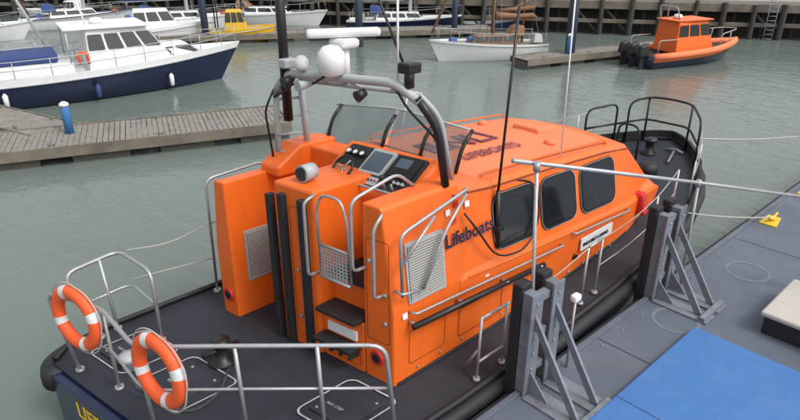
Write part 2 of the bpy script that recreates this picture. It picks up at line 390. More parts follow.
text("roof_lettering","RNLI",(6.1,5.95,roofz(6.1,6.0)),(1,0,-0.055),(0,1,-0.03),0.72,REDT,LB,off=0.035,bold=0.010)
text("roof_lettering_small","LIFEBOATS",(6.3,5.5,roofz(6.3,5.6)),(1,0,-0.055),(0,1,0.08),0.27,REDT,LB,off=0.03,bold=0.003)
hexa("roof_hatch",[(8.45,5.8,3.0),(9.05,5.8,2.97),(9.05,6.4,2.97),(8.45,6.4,3.0),(8.48,5.83,3.2),(9.02,5.83,3.17),(9.02,6.37,3.17),(8.48,6.37,3.2)],ORANGE2,LB,bevel=0.03)
for i,(x,y) in enumerate(((8.2,5.4),(8.3,6.9),(5.75,5.3))):
    lathe("roof_vent_%d"%i,[(0.09,0),(0.09,0.04),(0.06,0.07),(0.01,0.08)],(x,y,roofz(x,y)+0.012),ORANGE2,LB,16)
tubes("roof_rail_starboard",[[(6.0,4.98,3.2),(6.05,4.98,3.28),(9.2,5.02,3.05),(9.3,5.02,2.96)]],0.016,ORANGE,LB,rad=0.05)
tubes("roof_rail_port",[[(6.0,7.25,3.2),(6.05,7.25,3.28),(9.2,7.2,3.05),(9.3,7.2,2.96)]],0.016,ORANGE,LB,rad=0.05)
tubes("roof_edge_gutter",[[side(x,hp(x)[4]-0.05)+Vector((0,-0.012,0)) for x in (5.2,6,7,8,9,9.8)]],0.014,SEAM,LB,rad=0)
# ---- aft superstructure
sb=[(4.6,0.98),(4.6,2.1),(4.76,3.38),(4.80,3.42),(5.05,3.42),(5.05,0.98)]
extr("starboard_wing",sb,0,3.8,5.05,ORANGE,LB,bevel=0.04,sk=True)
pb=[(7.62,0.98),(7.62,2.1),(7.5,3.12),(7.46,3.15),(7.3,3.15),(7.3,0.98)]
extr("port_wing",pb,0,3.68,5.05,ORANGE,LB,bevel=0.04,sk=True)
extr("port_coaming",[(4.35,3.1),(4.35,3.25),(4.75,3.5),(5.35,3.5),(5.5,3.1)],1,7.05,7.42,ORANGE,LB,bevel=0.04,sk=True)
box("port_wing_shelf",4.9,5.3,6.4,7.4,1.0,3.45,ORANGE,LB,bevel=0.03,sk=True)
box("locker_column",3.76,5.0,5.75,6.42,0.98,3.38,ORANGE,LB,bevel=0.04,sk=True)
box("column_recess",4.5,5.0,6.4,7.32,0.98,2.9,ORANGE,LB,bevel=0.02,sk=True)
for i,y in enumerate((5.86,6.2)):
    box("black_strip_%d"%i,3.68,3.78,y,y+0.085,1.0,3.25,RUB,LB,bevel=0.01,sk=True)
box("black_strip_2",3.68,3.78,6.43,6.5,1.0,3.2,RUB,LB,bevel=0.01,sk=True)
box("cockpit_base",4.0,4.95,5.04,5.76,0.98,2.18,ORANGE,LB,bevel=0.02,sk=True)
box("cockpit_sole",3.92,4.95,5.06,5.74,2.18,2.24,RUB,LB,bevel=0.01,sk=True)
box("step_riser_1",3.8,4.02,5.06,5.74,0.98,1.76,ORANGE,LB,bevel=0.02,sk=True)
box("step_tread_1",3.66,4.0,5.08,5.72,1.76,1.82,RUB,LB,bevel=0.01,sk=True)
box("step_tread_0",3.58,3.82,5.1,5.7,1.36,1.42,RUB,LB,bevel=0.01,sk=True)
box("step_plate",3.775,3.80,5.16,5.64,1.46,1.6,WHITE,LB,bevel=0.005,sk=True)
for k in range(4): box("step_bracket_%d"%k,3.64,3.8,5.14+0.16*k,5.17+0.16*k,1.24,1.36,RUB,LB,bevel=0.004,sk=True)
def rq(y0,y1,z0,z1,x): return [skew((x,y1,z0)),skew((x,y0,z0)),skew((x,y0,z1)),skew((x,y1,z1))]
outline("locker_door_seam",rq(5.98,6.17,1.2,3.1,3.76),SEAM,LB,r=0.03,wd=0.01,off=0.003)
outline("wing_door_seam",rq(4.66,5.0,1.6,3.0,3.8),SEAM,LB,r=0.04,wd=0.01,off=0.003)
outline("riser_seam",rq(5.12,5.68,1.08,1.34,3.8),SEAM,LB,r=0.03,wd=0.01,off=0.003)
for i,(y,z) in enumerate(((4.72,2.3),(4.72,1.9),(6.08,2.2),(6.08,1.5),(4.95,2.7))):
    xx=3.76 if y>5.5 else 3.8
    a=Vector(skew((xx,y,z))); cyl("door_latch_%d"%i,a,a+Vector((-0.025,0,0)),0.03,0.028,STEEL,LB,sides=12)
for nm,(x,y,z) in (("rear_lamp_starboard",(3.8,4.85,1.35)),("rear_lamp_port",(3.68,7.46,1.35))):
    a=Vector(skew((x,y,z))); cyl(nm+"_rim",a+Vector((0.02,0,0)),a+Vector((-0.03,-0.004,0)),0.1,0.1,RED,LB,sides=24)
    cyl(nm+"_lens",a+Vector((0.0,0,0)),a+Vector((-0.04,-0.005,0)),0.07,0.06,BLACK,LB,sides=24)
def grille(nm,q,par,nn=12,inset=0.03):
    panel(nm+"_frame",q,GREYP,par,r=0.02,thick=0.02,off=0.0)
    panel(nm+"_dark",q,RUB,par,r=0.01,thick=0.004,off=0.02,inset=inset)
    bl,br,tr,tl=[Vector(p) for p in q]; nr=(br-bl).cross(tl-bl).normalized()
    V=[];Fc=[]
    for i in range(nn):
        t0=(i+0.9)/(nn+1.3); t1=t0+0.6/(nn+1)
        a=bl*(1-t0)+tl*t0; b_=br*(1-t0)+tr*t0; c=br*(1-t1)+tr*t1; d=bl*(1-t1)+tl*t1
        e=(b_-a).normalized()*inset
        o=len(V); V+=[a+e+nr*0.036,b_-e+nr*0.036,c-e+nr*0.026,d+e+nr*0.026]; Fc.append((o,o+1,o+2,o+3))
    mk(nm+"_slats",V,Fc,GRILL,par)
grille("side_vent",[(4.34,4.6,2.12),(4.98,4.6,2.12),(4.98,4.695,2.90),(4.34,4.695,2.90)],LB,nn=22)
grille("port_wing_vent",[(3.66,7.3,1.55),(4.3,7.3,1.55),(4.3,7.3,2.35),(3.66,7.3,2.35)],LB,nn=20)
def sq(x0,x1,z0,z1,y=4.6): return [(x0,y,z0),(x1,y,z0),(x1,y,z1),(x0,y,z1)]
outline("side_hatch_seam_1",sq(4.35,5.0,1.22,1.72),SEAM,LB,r=0.05,wd=0.012,off=0.004)
outline("side_hatch_seam_2",sq(5.25,6.15,1.22,1.66,4.585),SEAM,LB,r=0.05,wd=0.012,off=0.004)
tubes("side_knuckle_line",[[(5.4,4.578,2.09),(7.5,4.578,1.97),(9.4,4.62,1.85)]],0.014,ORANGE,LB,rad=0)
tubes("side_base_strip",[[(4.15,4.585,1.02),(6,4.585,1.05),(7.5,4.59,1.12),(9.4,4.63,1.24),(11.0,4.86,1.38)]],0.022,RUB,LB,rad=0)
for i in range(12):
    x=4.5+0.42*i; cyl("side_fixing_%d"%i,(x,4.6,1.13+0.012*i),(x,4.566,1.13+0.012*i),0.013,0.013,STEEL,LB,sides=8)
lathe("fuel_filler",[(0.06,0),(0.06,0.03),(0.02,0.04)],(6.8,4.2,1.05),STEEL,LB,16)
for i,x in enumerate((6.5,8.0)):
    cyl("side_discharge_%d"%i,(x,4.59,1.45),(x,4.56,1.45),0.05,0.045,BLACK,LB,sides=16)
hexa("helm_console",[(4.58,5.05,2.24),(4.58,6.5,2.24),(5.1,6.5,2.24),(5.1,5.05,2.24),(4.50,5.05,3.18),(4.50,6.5,3.18),(5.1,6.5,3.62),(5.1,5.05,3.62)],ORANGE,LB,bevel=0.04,sk=True)
def con(y,t,o=0.0):
    return Vector(skew((4.50+0.6*t,y,3.18+0.44*t)))+Vector((-0.59,0,0.81))*o
def cpanel(nm,y0,y1,t0,t1,m,th=0.03,r=0.02,off=0.0):
    return panel(nm,[con(y1,t0),con(y0,t0),con(y0,t1),con(y1,t1)],m,LB,r=r,thick=th,off=off)
cpanel("console_fascia",5.15,6.4,0.12,0.9,RUB,0.02,0.04)
cpanel("chart_screen_bezel",5.62,5.98,0.35,0.88,GREYP,0.05,0.02,0.01)
cpanel("chart_screen",5.65,5.95,0.4,0.82,LITSC,0.005,0.01,0.062)
cpanel("radio_panel",5.2,5.55,0.42,0.85,BLACK,0.04,0.02,0.02)
cpanel("radio_display",5.32,5.52,0.6,0.8,LITSC,0.004,0.01,0.062)
cpanel("switch_panel",5.62,5.98,0.15,0.32,GREYP,0.015,0.02,0.02)
for i in range(7):
    y=5.64+0.05*i; a=con(y,0.24,0.035); cyl("switch_%d"%i,a,a+Vector((-0.015,0,0.02)),0.012,0.01,RED if i%3==0 else BLACK,LB,sides=8)
for i in range(5):
    y=5.24+0.065*i; a=con(y,0.3,0.03); cyl("gauge_%d"%i,a,a+Vector((-0.02,0,0.03)),0.024,0.022,GREYP,LB,sides=14)
for i in range(3):
    y=6.1+0.11*i; a=con(y,0.7,0.03); cyl("dial_%d"%i,a,a+Vector((-0.02,0,0.03)),0.05,0.045,BLACK,LB,sides=18); cyl("dial_face_%d"%i,a+Vector((-0.02,0,0.03)),a+Vector((-0.022,0,0.034)),0.034,0.034,WHITE,LB,sides=18)
for i,y in enumerate((5.3,5.42)):
    a=con(y,0.12,0.0); tubes("throttle_%d"%i,[[a,a+Vector((-0.06,0,0.18))]],0.016,STEEL,LB,rad=0); cyl("throttle_knob_%d"%i,a+Vector((-0.06,0,0.17)),a+Vector((-0.07,0,0.24)),0.03,0.03,BLACK,LB,sides=12)
a=con(6.1,0.25,0.16)
ax=Vector((-0.75,0,0.66)); e1=Vector((0,1,0)); e2=ax.cross(e1)
pts=[a+(e1*math.cos(t*math.pi/12)+e2*math.sin(t*math.pi/12))*0.17 for t in range(24)]
tubes("steering_wheel",[pts],0.018,BLACK,LB,rad=0,closed=True)
tubes("wheel_spokes",[[pts[0],a,pts[8]],[a,pts[16]],[a,a-ax*0.16]],0.012,STEEL,LB,rad=0)
tubes("console_grab_rail",[[con(6.45,0.05,0.0),con(6.45,0.05,0.1),con(5.1,0.05,0.1),con(5.1,0.05,0.0)]],0.018,STEEL,LB,rad=0.06)
a=Vector(skew((4.0,6.1,3.5))); cyl("searchlight",a+Vector((0.1,0,0)),a+Vector((-0.1,-0.03,0)),0.1,0.11,GREYP,LB); cyl("searchlight_lens",a+Vector((-0.1,-0.03,0)),a+Vector((-0.112,-0.034,0)),0.09,0.09,GLASS,LB); cyl("searchlight_stand",a-Vector((0,0,0.12)),a,0.03,0.03,STEEL,LB)
gl=bpy.data.materials.new("clear_screen"); gl.use_nodes=True; g=gl.node_tree.nodes["Principled BSDF"]
g.inputs["Base Color"].default_value=(0.5,0.56,0.58,1); g.inputs["Transmission Weight"].default_value=0.85; g.inputs["Roughness"].default_value=0.06; g.inputs["IOR"].default_value=1.3
panel("spray_screen_1",[skew(q) for q in ((5.58,7.2,3.90),(5.62,6.2,4.0),(5.36,6.2,3.45),(5.3,7.3,3.35))][::-1],gl,LB,r=0.08,thick=0.012)
panel("spray_screen_2",[skew(q) for q in ((5.62,6.15,4.0),(5.56,5.0,3.92),(5.3,5.0,3.4),(5.36,6.15,3.45))][::-1],gl,LB,r=0.08,thick=0.012)
for i,y in enumerate((7.15,6.18,5.55,4.98)):
    a=Vector(skew((5.28,y,3.40))); tubes("screen_post_%d"%i,[[a,a+Vector((0.12,0,0.34)),a+Vector((0.30,0,0.52))]],0.026,BLACK,LB,rad=0.1)
tubes("screen_top_trim",[[(5.58,7.25,3.90),(5.63,6.2,4.0),(5.57,5.0,3.92)]],0.014,GREYP,LB,rad=0.2,sk=True)
# ---- A-frame mast
AF=empty("a_frame_mast",parent=LB)
def S(*a): return skew(a)
tubes("crossbeam",[[S(4.55,7.22,4.25),S(4.55,7.0,4.54),S(4.55,5.25,4.64),S(4.6,4.95,4.45)]],0.055,GREYP,AF,rad=0.15,sides=12)
tubes("crossbeam_lower",[[S(4.75,7.0,4.42),S(4.75,5.1,4.5)]],0.03,GREYP,AF,rad=0)
tubes("crossbeam_ties",[[S(4.55,y,4.55),S(4.75,y,4.46)] for y in (5.3,5.9,6.5,6.95)],0.022,GREYP,AF,rad=0)
tubes("port_leg",[[S(4.55,7.22,4.3),S(4.62,7.36,3.1)],[S(4.8,7.05,4.4),S(5.0,7.2,3.2)]],0.045,GREYP,AF,rad=0)
tubes("port_leg_rungs",[[S(4.56,7.25,z),S(4.85,7.12,z)] for z in (3.4,3.65,3.9,4.15)],0.02,GREYP,AF,rad=0)
tubes("starboard_leg",[[S(4.58,4.98,4.5),S(4.72,4.8,4.15),S(4.85,4.78,3.4)]],0.05,BLACK,AF,rad=0.25,sides=10)
tubes("starboard_leg_forward",[[S(4.75,5.1,4.5),S(4.98,4.98,4.2),S(5.12,4.9,3.35)]],0.034,GREYP,AF,rad=0.25,sides=10)
cyl("radar_pedestal",S(4.75,6.2,4.5),S(4.75,6.2,4.97),0.07,0.06,WHITE,AF)
box("radar_gearbox",4.62,4.88,6.07,6.33,4.92,5.04,WHITE,AF,bevel=0.04,sk=True)
o=box("radar_scanner",-0.06,0.06,-0.46,0.46,-0.055,0.055,WHITE,AF,bevel=0.04); o.location=Vector(S(4.75,6.2,5.10)); o.rotation_euler=(0,0,math.radians(62))
lathe("satellite_dome",[(0.07,-0.2),(0.15,-0.16),(0.172,0.0),(0.16,0.09),(0.10,0.155),(0.03,0.175)],S(4.45,6.1,4.82),WHITE,AF)
lathe("small_dome",[(0.05,-0.1),(0.09,-0.05),(0.09,0.03),(0.05,0.08),(0.01,0.09)],S(4.5,6.65,4.72),WHITE,AF)
cyl("camera_body",S(4.6,5.1,4.6),S(4.6,5.1,4.82),0.06,0.06,BLACK,AF)
box("camera_head",4.52,4.72,5.03,5.2,4.76,4.88,BLACK,AF,bevel=0.02,sk=True)
cyl("black_mast_tube",S(4.55,7.02,3.9),S(4.55,7.02,6.3),0.065,0.06,BLACK,AF)
box("mast_lamp",4.42,4.62,6.85,6.98,4.62,4.74,GREYP,AF,bevel=0.02,sk=True)
tubes("nav_light_pole",[[S(4.7,5.35,4.6),S(4.7,5.35,5.9)]],0.014,WHITE,AF,rad=0)
tubes("whip_aerial",[[S(4.7,5.2,4.7),S(4.9,6.1,6.1)]],0.016,BLACK,AF,rad=0)
for i,y in enumerate((5.6,6.8)): cyl("deck_floodlight_%d"%i,S(4.45,y,4.5),S(4.33,y,4.46),0.05,0.07,BLACK,AF)
cyl("horn",S(4.4,6.4,4.5),S(4.2,6.4,4.5),0.03,0.07,GREYP,AF)
tubes("cable_bundle",[[S(4.5,7.2,4.3),S(4.45,7.34,4.0),S(4.5,7.3,3.2)],[S(4.6,6.9,4.5),S(4.5,6.9,4.35),S(4.5,7.2,4.2)],[S(4.6,5.3,4.58),S(4.62,5.15,4.35),S(4.75,4.84,4.0),S(4.9,4.84,3.4)],[S(4.5,6.1,4.7),S(4.48,6.5,4.45),S(4.52,7.0,4.4)]],0.016,BLACK,AF,rad=0.1)
tubes("side_whip",[([(6.02,4.62,2.3),(6.05,4.7,3.1)],0.035),([(6.05,4.7,3.1),(6.34,4.8,5.4)],0.018)],0.02,BLACK,LB,rad=0)
tubes("white_whip",[[(7.85,4.95,3.05),(7.72,4.92,5.6)]],0.011,WHITE,LB,rad=0)
tubes("white_whip_2",[[(6.3,6.9,3.2),(6.5,6.9,4.1)]],0.011,WHITE,LB,rad=0)
box("aerial_bracket",5.96,6.08,4.58,4.75,2.55,2.62,BLACK,LB)
tubes("black_hose",[[(5.35,4.66,3.0),(5.5,4.55,2.75),(5.9,4.52,2.2),(6.6,4.53,2.12),(6.95,4.6,2.5),(6.95,4.75,3.0),(6.4,4.83,3.12)]],0.014,BLACK,LB,rad=0.4)
tubes("side_grab_rail_black",[([(4.3,4.47,1.88),(7.0,4.49,1.72)],0.04)],0.04,BLACK,LB,rad=0,sides=10)
tubes("side_pole_clips",[[(x,4.6,z),(x,4.45,z)] for x,z in ((4.35,1.88),(5.2,1.83),(6.1,1.78),(6.9,1.73))],0.026,STEEL,LB,rad=0)
tubes("side_grab_rail_steel",[[(4.35,4.6,2.02),(4.37,4.5,2.02),(7.5,4.5,1.86),(7.52,4.6,1.86)],[(7.8,4.6,1.95),(7.82,4.5,1.95),(9.6,4.55,1.8),(9.62,4.65,1.8)]],0.016,STEEL,LB,rad=0.04)
text("side_lettering","Lifeboats",(5.0,4.655,2.62),(1,0,0),(0,0.13,1),0.255,NAVY,LB,off=0.02,bold=0.004)
panel("name_board",[(8.1,4.57,1.52),(9.1,4.6,1.5),(9.1,4.6,1.72),(8.1,4.57,1.74)],WHITE,LB,r=0.02,thick=0.02)
text("name_board_text","RNLB ERIC'S LEGEND",(8.15,4.57,1.59),(1,0.03,-0.02),(0,0,1),0.085,BLACK,LB,off=0.024,bold=0.003)
for i,(x,z,m) in enumerate(((5.05,3.03,WHITE),(5.15,2.9,RED),(5.4,3.05,WHITE),(5.2,3.1,RED),(4.23,1.95,WHITE),(5.75,1.95,WHITE))):
    y=4.6 if z<2.1 else 4.6+0.125*(z-2.1)
    panel("safety_label_%d"%i,[(x,y,z),(x+0.08,y,z),(x+0.08,y+0.01,z+0.08),(x,y+0.01,z+0.08)],m,LB,r=0.01,thick=0.004,off=0.018)
hexa("rescue_sling_bag",[(10.15,4.52,1.5),(10.4,4.57,1.5),(10.4,4.8,1.5),(10.15,4.8,1.5),(10.17,4.62,1.9),(10.38,4.67,1.9),(10.38,4.85,1.9),(10.17,4.85,1.9)],RED,LB,bevel=0.05)
tubes("aft_side_rails",[
 [(4.15,4.5,2.35),(4.13,4.52,3.15),(5.35,4.62,3.35),(5.5,4.8,3.25)],
 [(4.5,4.52,2.3),(4.9,4.55,2.95),(5.3,4.6,3.3)],
 [(4.13,4.6,2.4),(4.13,4.48,2.4),(4.4,4.48,2.35)],
 [(4.15,4.52,2.75),(4.7,4.55,3.2)],
 [S(3.8,4.75,2.3),S(3.66,4.75,2.3),S(3.66,4.75,3.2),S(3.8,4.75,3.35)],
 [S(3.8,5.0,2.6),S(3.6,5.0,2.6),S(3.6,5.0,3.5),S(4.3,5.0,3.65),S(4.6,5.0,3.4)],
 [S(3.76,5.72,2.3),S(3.6,5.72,2.3),S(3.6,5.72,3.3),S(3.76,5.72,3.35)]],0.021,STEEL,LB,rad=0.12)
tubes("ladder_hoop",[[S(3.72,5.15,2.28),S(3.68,5.15,3.2),S(3.7,5.25,3.42),S(3.7,5.55,3.42),S(3.68,5.62,3.2),S(3.72,5.62,2.28)],[S(3.7,5.15,2.3),S(3.7,5.62,2.3)],[S(3.7,5.15,2.75),S(3.7,5.62,2.75)]],0.018,STEEL,LB,rad=0.1)
V=[];Fc=[]
for i in range(9):
    y=5.19+0.05*i; V+=[S(3.7,y,2.31),S(3.7,y+0.03,2.31),S(3.7,y+0.03,2.74),S(3.7,y,2.74)]; Fc.append((4*i,4*i+1,4*i+2,4*i+3))
for i in range(9):
    z=2.32+0.048*i; o=len(V); V+=[S(3.695,5.17,z),S(3.695,5.61,z),S(3.695,5.61,z+0.02),S(3.695,5.17,z+0.02)]; Fc.append((o,o+1,o+2,o+3))
mk("ladder_mesh_plate",V,Fc,GREYP,LB)
tubes("port_hoop_rail",[[(3.55,8.2,1.0),(3.6,8.2,2.9),(4.6,8.2,2.95),(4.7,8.2,1.0)],[(3.58,8.2,2.2),(4.65,8.2,2.2)]],0.022,STEEL,LB,rad=0.15)
# ---- stern rails
RZ=2.18
tubes("stern_rail_top",[
 [(1.75,8.15,1.0),(1.5,8.3,2.06),(2.3,8.5,2.06),(2.4,7.6,2.06),(2.35,7.5,1.0)],
 [(1.3,7.6,1.0),(1.18,7.75,RZ),(1.55,6.9,RZ),(1.55,5.9,RZ+0.0),(2.35,5.2,RZ),(3.55,4.12,RZ),(3.62,4.05,1.0)],
 ],0.027,STEEL,LB,rad=0.18)
tubes("stern_rail_mid",[
 [(1.22,7.65,1.6),(1.55,6.9,1.6),(1.55,5.9,1.6),(2.35,5.2,1.6),(3.58,4.1,1.6)],
 [(1.6,8.24,1.55),(2.35,8.38,1.55),(2.38,7.55,1.55)]],0.018,STEEL,LB,rad=0.18)
tubes("stern_rail_posts",[
 [(1.55,6.9,RZ),(1.55,6.9,1.0)],[(1.55,5.9,RZ),(1.6,5.9,1.0)],[(2.35,5.2,RZ),(2.35,5.15,1.0)],[(3.0,4.6,RZ),(3.0,4.55,1.0)],[(2.0,8.4,2.06),(2.0,8.2,1.0)]],0.024,STEEL,LB,rad=0)
for i,(x,y) in enumerate(((1.55,6.9),(1.6,5.9),(2.35,5.15),(3.0,4.55),(3.62,4.05),(2.0,8.2),(2.35,7.5),(1.75,8.15),(1.3,7.6),(3.55,8.2),(4.7,8.2))):
    cyl("rail_foot_%d"%i,(x,y,1.0),(x,y,1.045),0.06,0.055,STEEL,LB,sides=14)
tubes("port_lifelines",[[(2.4,8.5,2.03),(3.0,8.42,1.96),(3.6,8.2,2.2)],[(2.4,8.5,1.55),(3.55,8.2,1.6)]],0.01,ROPE,LB,rad=0.3)
SG=[(4.95,3.98),(5.45,3.98),(7.35,4.02),(7.75,4.03),(9.6,4.12),(10.8,4.35)]
V=[]
for x,y in SG:
    zd=interp(x)[1]; V.append([(x,y,zd),(x+0.03,y,zd+0.95)])
V+=[[(4.95,3.98,1.0+0.3),(5.45,3.98,1.3)],[(4.97,3.98,1.94),(5.47,3.98,1.94)],[(5.0,4.25,1.02),(4.97,3.98,1.5)],[(7.4,4.02,2.05),(7.78,4.03,2.06)]]
tubes("side_stanchions",V,0.019,STEEL,LB,rad=0)
for i,(x,y) in enumerate(SG): cyl("stanchion_foot_%d"%i,(x,y,interp(x)[1]),(x,y,interp(x)[1]+0.05),0.05,0.045,STEEL,LB,sides=12)
tubes("side_lifelines",[[(5.47,3.98,1.94),(6.4,3.98,1.9),(7.38,4.02,2.04)],[(7.78,4.03,2.06),(8.7,4.07,2.05),(9.63,4.12,2.18),(10.83,4.35,2.3)],[(7.78,4.03,1.6),(8.7,4.07,1.6),(9.63,4.12,1.7),(10.83,4.35,1.85)]],0.008,ROPE,LB,rad=0.4)
def be(x,s,dz): return (x,CY+s*(interp(x)[0]-0.1),interp(x)[1]+dz)
tubes("bow_pulpit",[
 [be(12.7,1,0),be(12.7,1,0.95),be(13.4,1,1.0),be(13.4,1,0)],
 [be(13.2,-1,0),be(13.3,-1,1.0),be(14.0,-1,1.08),(14.1,CY,2.72),be(14.0,1,1.08),be(13.65,1,1.0),be(13.65,1,0)],
 [be(13.35,-1,0.5),be(14.0,-1,0.55),be(14.0,1,0.55),be(13.4,1,0.5)],
 [be(14.0,-1,0),be(14.0,-1,1.08)],[be(14.0,1,0),be(14.0,1,1.08)],
 [be(12.7,1,0.5),be(13.4,1,0.5)],
 [(12.7,6.1,1.5),(12.7,6.1,2.35),(12.7,6.6,2.35),(12.7,6.6,1.5)]],0.026,BLACK,LB,rad=0.2)
tubes("bow_stanchions",[[be(x,s,0),be(x,s,0.85)] for x in (11.6,12.5) for s in (-1,1)],0.018,STEEL,LB,rad=0)
tubes("bow_wires",[[be(11.6,s,0.85),be(12.5,s,0.85),be(13.2,s,0.95)] for s in (-1,1)]+[[be(11.6,s,0.45),be(12.5,s,0.45),be(13.2,s,0.5)] for s in (-1,1)],0.008,ROPE,LB,rad=0)
lathe("bow_capstan",[(0.16,0),(0.16,0.05),(0.09,0.1),(0.09,0.28),(0.15,0.34),(0.15,0.38),(0.05,0.4)],(13.3,6.1,1.57),BLACK,LB)
lathe("anchor_winch",[(0.2,0),(0.2,0.2),(0.12,0.25)],(12.3,5.6,1.5),RUB,LB)
tubes("anchor",[[(13.0,5.5,1.62),(13.7,5.7,1.66)],[(13.7,5.5,1.66),(13.75,5.7,1.7),(13.7,5.9,1.66)]],0.03,GALV,LB,rad=0.05)
coil=[]
for t in range(110):
    a=t*math.pi/9; coil.append((12.3+(0.28-0.0006*t)*math.cos(a),6.7+(0.28-0.0006*t)*math.sin(a),1.53+0.0022*t))
tubes("rope_coil",[coil],0.016,ROPE,LB,rad=0,sides=6)
hexa("foredeck_hatch",[(11.8,5.7,1.45),(12.4,5.7,1.5),(12.4,6.4,1.5),(11.8,6.4,1.45),(11.85,5.75,1.62),(12.35,5.75,1.64),(12.35,6.35,1.64),(11.85,6.35,1.62)],DECK,LB)
# aft deck
ribbon("deck_hatch_outline_1",ringpath(3.15,4.7,1.04,0.9,0.75,0.12),0.026,WHITEM,LB,sk=True)
ribbon("deck_hatch_outline_2",ringpath(2.25,6.4,1.045,0.85,0.9,0.1),0.022,WHITEM,LB,sk=True)
ribbon("deck_hatch_outline_3",ringpath(2.25,7.5,1.035,0.8,0.8,0.1),0.022,WHITEM,LB,sk=True)
for k,(cx,cy) in enumerate(((2.25,6.4),(2.25,7.5),(3.15,4.7))):
    box("hatch_plate_%d"%k,cx-0.3,cx+0.3,cy-0.28,cy+0.28,1.0,1.052,DECK,LB,sk=True,bevel=0.01)
    text("hatch_text_%d"%k,"NO STEP",(cx-0.12,cy+0.2,1.054),(0,-1,0),(1,0,0),0.06,WHITEM,LB,off=0.003,sk=True,ext=0.001)
    for j,(dx,dy) in enumerate(((-0.24,-0.22),(0.24,-0.22),(-0.24,0.22),(0.24,0.22))):
        q=Vector(skew((cx+dx,cy+dy,1.05))); cyl("hatch_bolt_%d_%d"%(k,j),q,q+Vector((0,0,0.012)),0.02,0.018,STEEL,LB,sides=8)
TB=empty("towing_bollard",parent=LB)
lathe("bollard_base",[(0.19,0),(0.19,0.03),(0.10,0.06),(0.08,0.26),(0.13,0.30),(0.13,0.33),(0.03,0.35)],(2.75,6.5,1.03),BLACK,TB)
cyl("bollard_cross",(2.5,6.5,1.22),(3.0,6.5,1.22),0.035,0.035,BLACK,TB,sides=12)
tubes("deck_rope",[[(2.75,6.3,1.07),(2.4,5.9,1.06),(2.0,5.8,1.06),(1.8,6.2,1.06),(1.6,6.6,1.3)]],0.014,ROPEB,LB,rad=0.3)
lathe("deck_vent",[(0.1,0),(0.1,0.12),(0.13,0.14),(0.12,0.2),(0.02,0.22)],(1.8,7.2,1.02),GREYP,LB)
def lifering(loc,rotz,tilt=0):
    e=empty("life_ring",loc,0); e.rotation_euler=(0,tilt,rotz)
    R0=0.345;r=0.088;N=64;Mn=14;V=[];Fc=[];fm=[]
    for i in range(N):
        a=2*math.pi*i/N
        for j in range(Mn):
            b_=2*math.pi*j/Mn; rr=R0+r*math.cos(b_); V.append((r*0.8*math.sin(b_),rr*math.cos(a),rr*math.sin(a)))
    for i in range(N):
        for j in range(Mn):
            Fc.append((i*Mn+j,((i+1)%N)*Mn+j,((i+1)%N)*Mn+(j+1)%Mn,i*Mn+(j+1)%Mn)); fm.append(1 if (i+5)%16<3 else 0)
    mk("ring_body",V,Fc,[RINGO,RINGW],e,fm,smooth=True)
    P=[]
    for i in range(48):
        a=2*math.pi*i/48; q=0.445+0.03*abs(math.sin(2*a)); P.append((0,q*math.cos(a+0.2),q*math.sin(a+0.2)))
    tubes("grab_line",[P],0.009,ROPE,e,rad=0,closed=True,sides=6)
lifering((1.62,5.45,2.10),math.radians(12),0.06)
lifering((1.33,7.20,2.0),math.radians(18),0.05)
ml=empty("mooring_line")
def sag(a,b_,s,n=16):
    a=Vector(a);b_=Vector(b_); return [a*(1-t/n)+b_*(t/n)-Vector((0,0,4*s*(t/n)*(1-t/n))) for t in range(n+1)]
tubes("line_1",[sag((14.2,5.6,1.9),(24,3.3,1.1),0.3)],0.016,ROPE,ml,rad=0)
tubes("line_2",[sag((13.6,7.0,1.9),(11.5,17.6,0.7),0.35)],0.014,ROPE,ml,rad=0)
tubes("line_3",[sag((11.0,4.2,1.45),(12.9,3.2,1.1),0.05)],0.014,ROPE,ml,rad=0)
# ================================================================= WOODEN PONTOONS
def wpontoon(name,a,b_,wd,z=0.55,mm=WOODG):
    a=Vector((a[0],a[1],0));b_=Vector((b_[0],b_[1],0)); d=b_-a; Ln=d.length
    e=empty(name,a,math.atan2(d.y,d.x))
    V=[];Fc=[]
    n=int(Ln/0.16)
    for i in range(n):
        x0=i*Ln/n; x1=x0+Ln/n-random.uniform(0.012,0.028); dz=random.uniform(-0.006,0.006); j=random.uniform(-0.02,0.02)
        o=len(V)
        V+=[(x,y,zz) for x in (x0,x1) for y in (0+j,wd-0.02+j) for zz in (z-0.04+dz,z+dz)]
        Fc+=[tuple(o+k for k in g) for g in ((1,5,7,3),(0,1,3,2),(4,6,7,5),(0,4,5,1),(2,3,7,6))]
    mk("deck_planks",V,Fc,mm,e)
    for s,y in enumerate((-0.09,wd+0.02)):
        box("side_beam_%d"%s,0,Ln,y,y+0.06,z-0.3,z+0.03,BEAM,e)
    k=int(Ln/2.6)+1
    for i in range(k):
        x=i*(Ln-1.6)/max(1,k-1)
        box("float_%d"%i,x,x+1.6,0.1,wd-0.1,-0.2,z-0.1,FLOAT,e)
    for i in range(int(Ln/3)):
        for y in (0.15,wd-0.15):
            x=1.2+3*i; tubes("cleat_%d_%d"%(i,int(y*10)),[[(x-0.13,y,z+0.09),(x-0.05,y,z+0.07),(x-0.05,y,z)],[(x+0.13,y,z+0.09),(x+0.05,y,z+0.07),(x+0.05,y,z)],[(x-0.06,y,z+0.075),(x+0.06,y,z+0.075)]],0.018,GALV,e,rad=0.02,sides=6)
    box("end_beam",Ln,Ln+0.06,-0.06,wd+0.06,z-0.3,z+0.03,BEAM,e)
    return e
wpontoon("wooden_pontoon",(-14,26.0),(10.6,17.0),2.3)
wpontoon("wooden_pontoon",(5.4,21.5),(3.2,28.5),1.5)
wpontoon("wooden_pontoon",(25.5,18.6),(36,15.8),1.3,z=0.5)
wpontoon("wooden_pontoon",(14,39),(33,27),1.8,z=0.5)
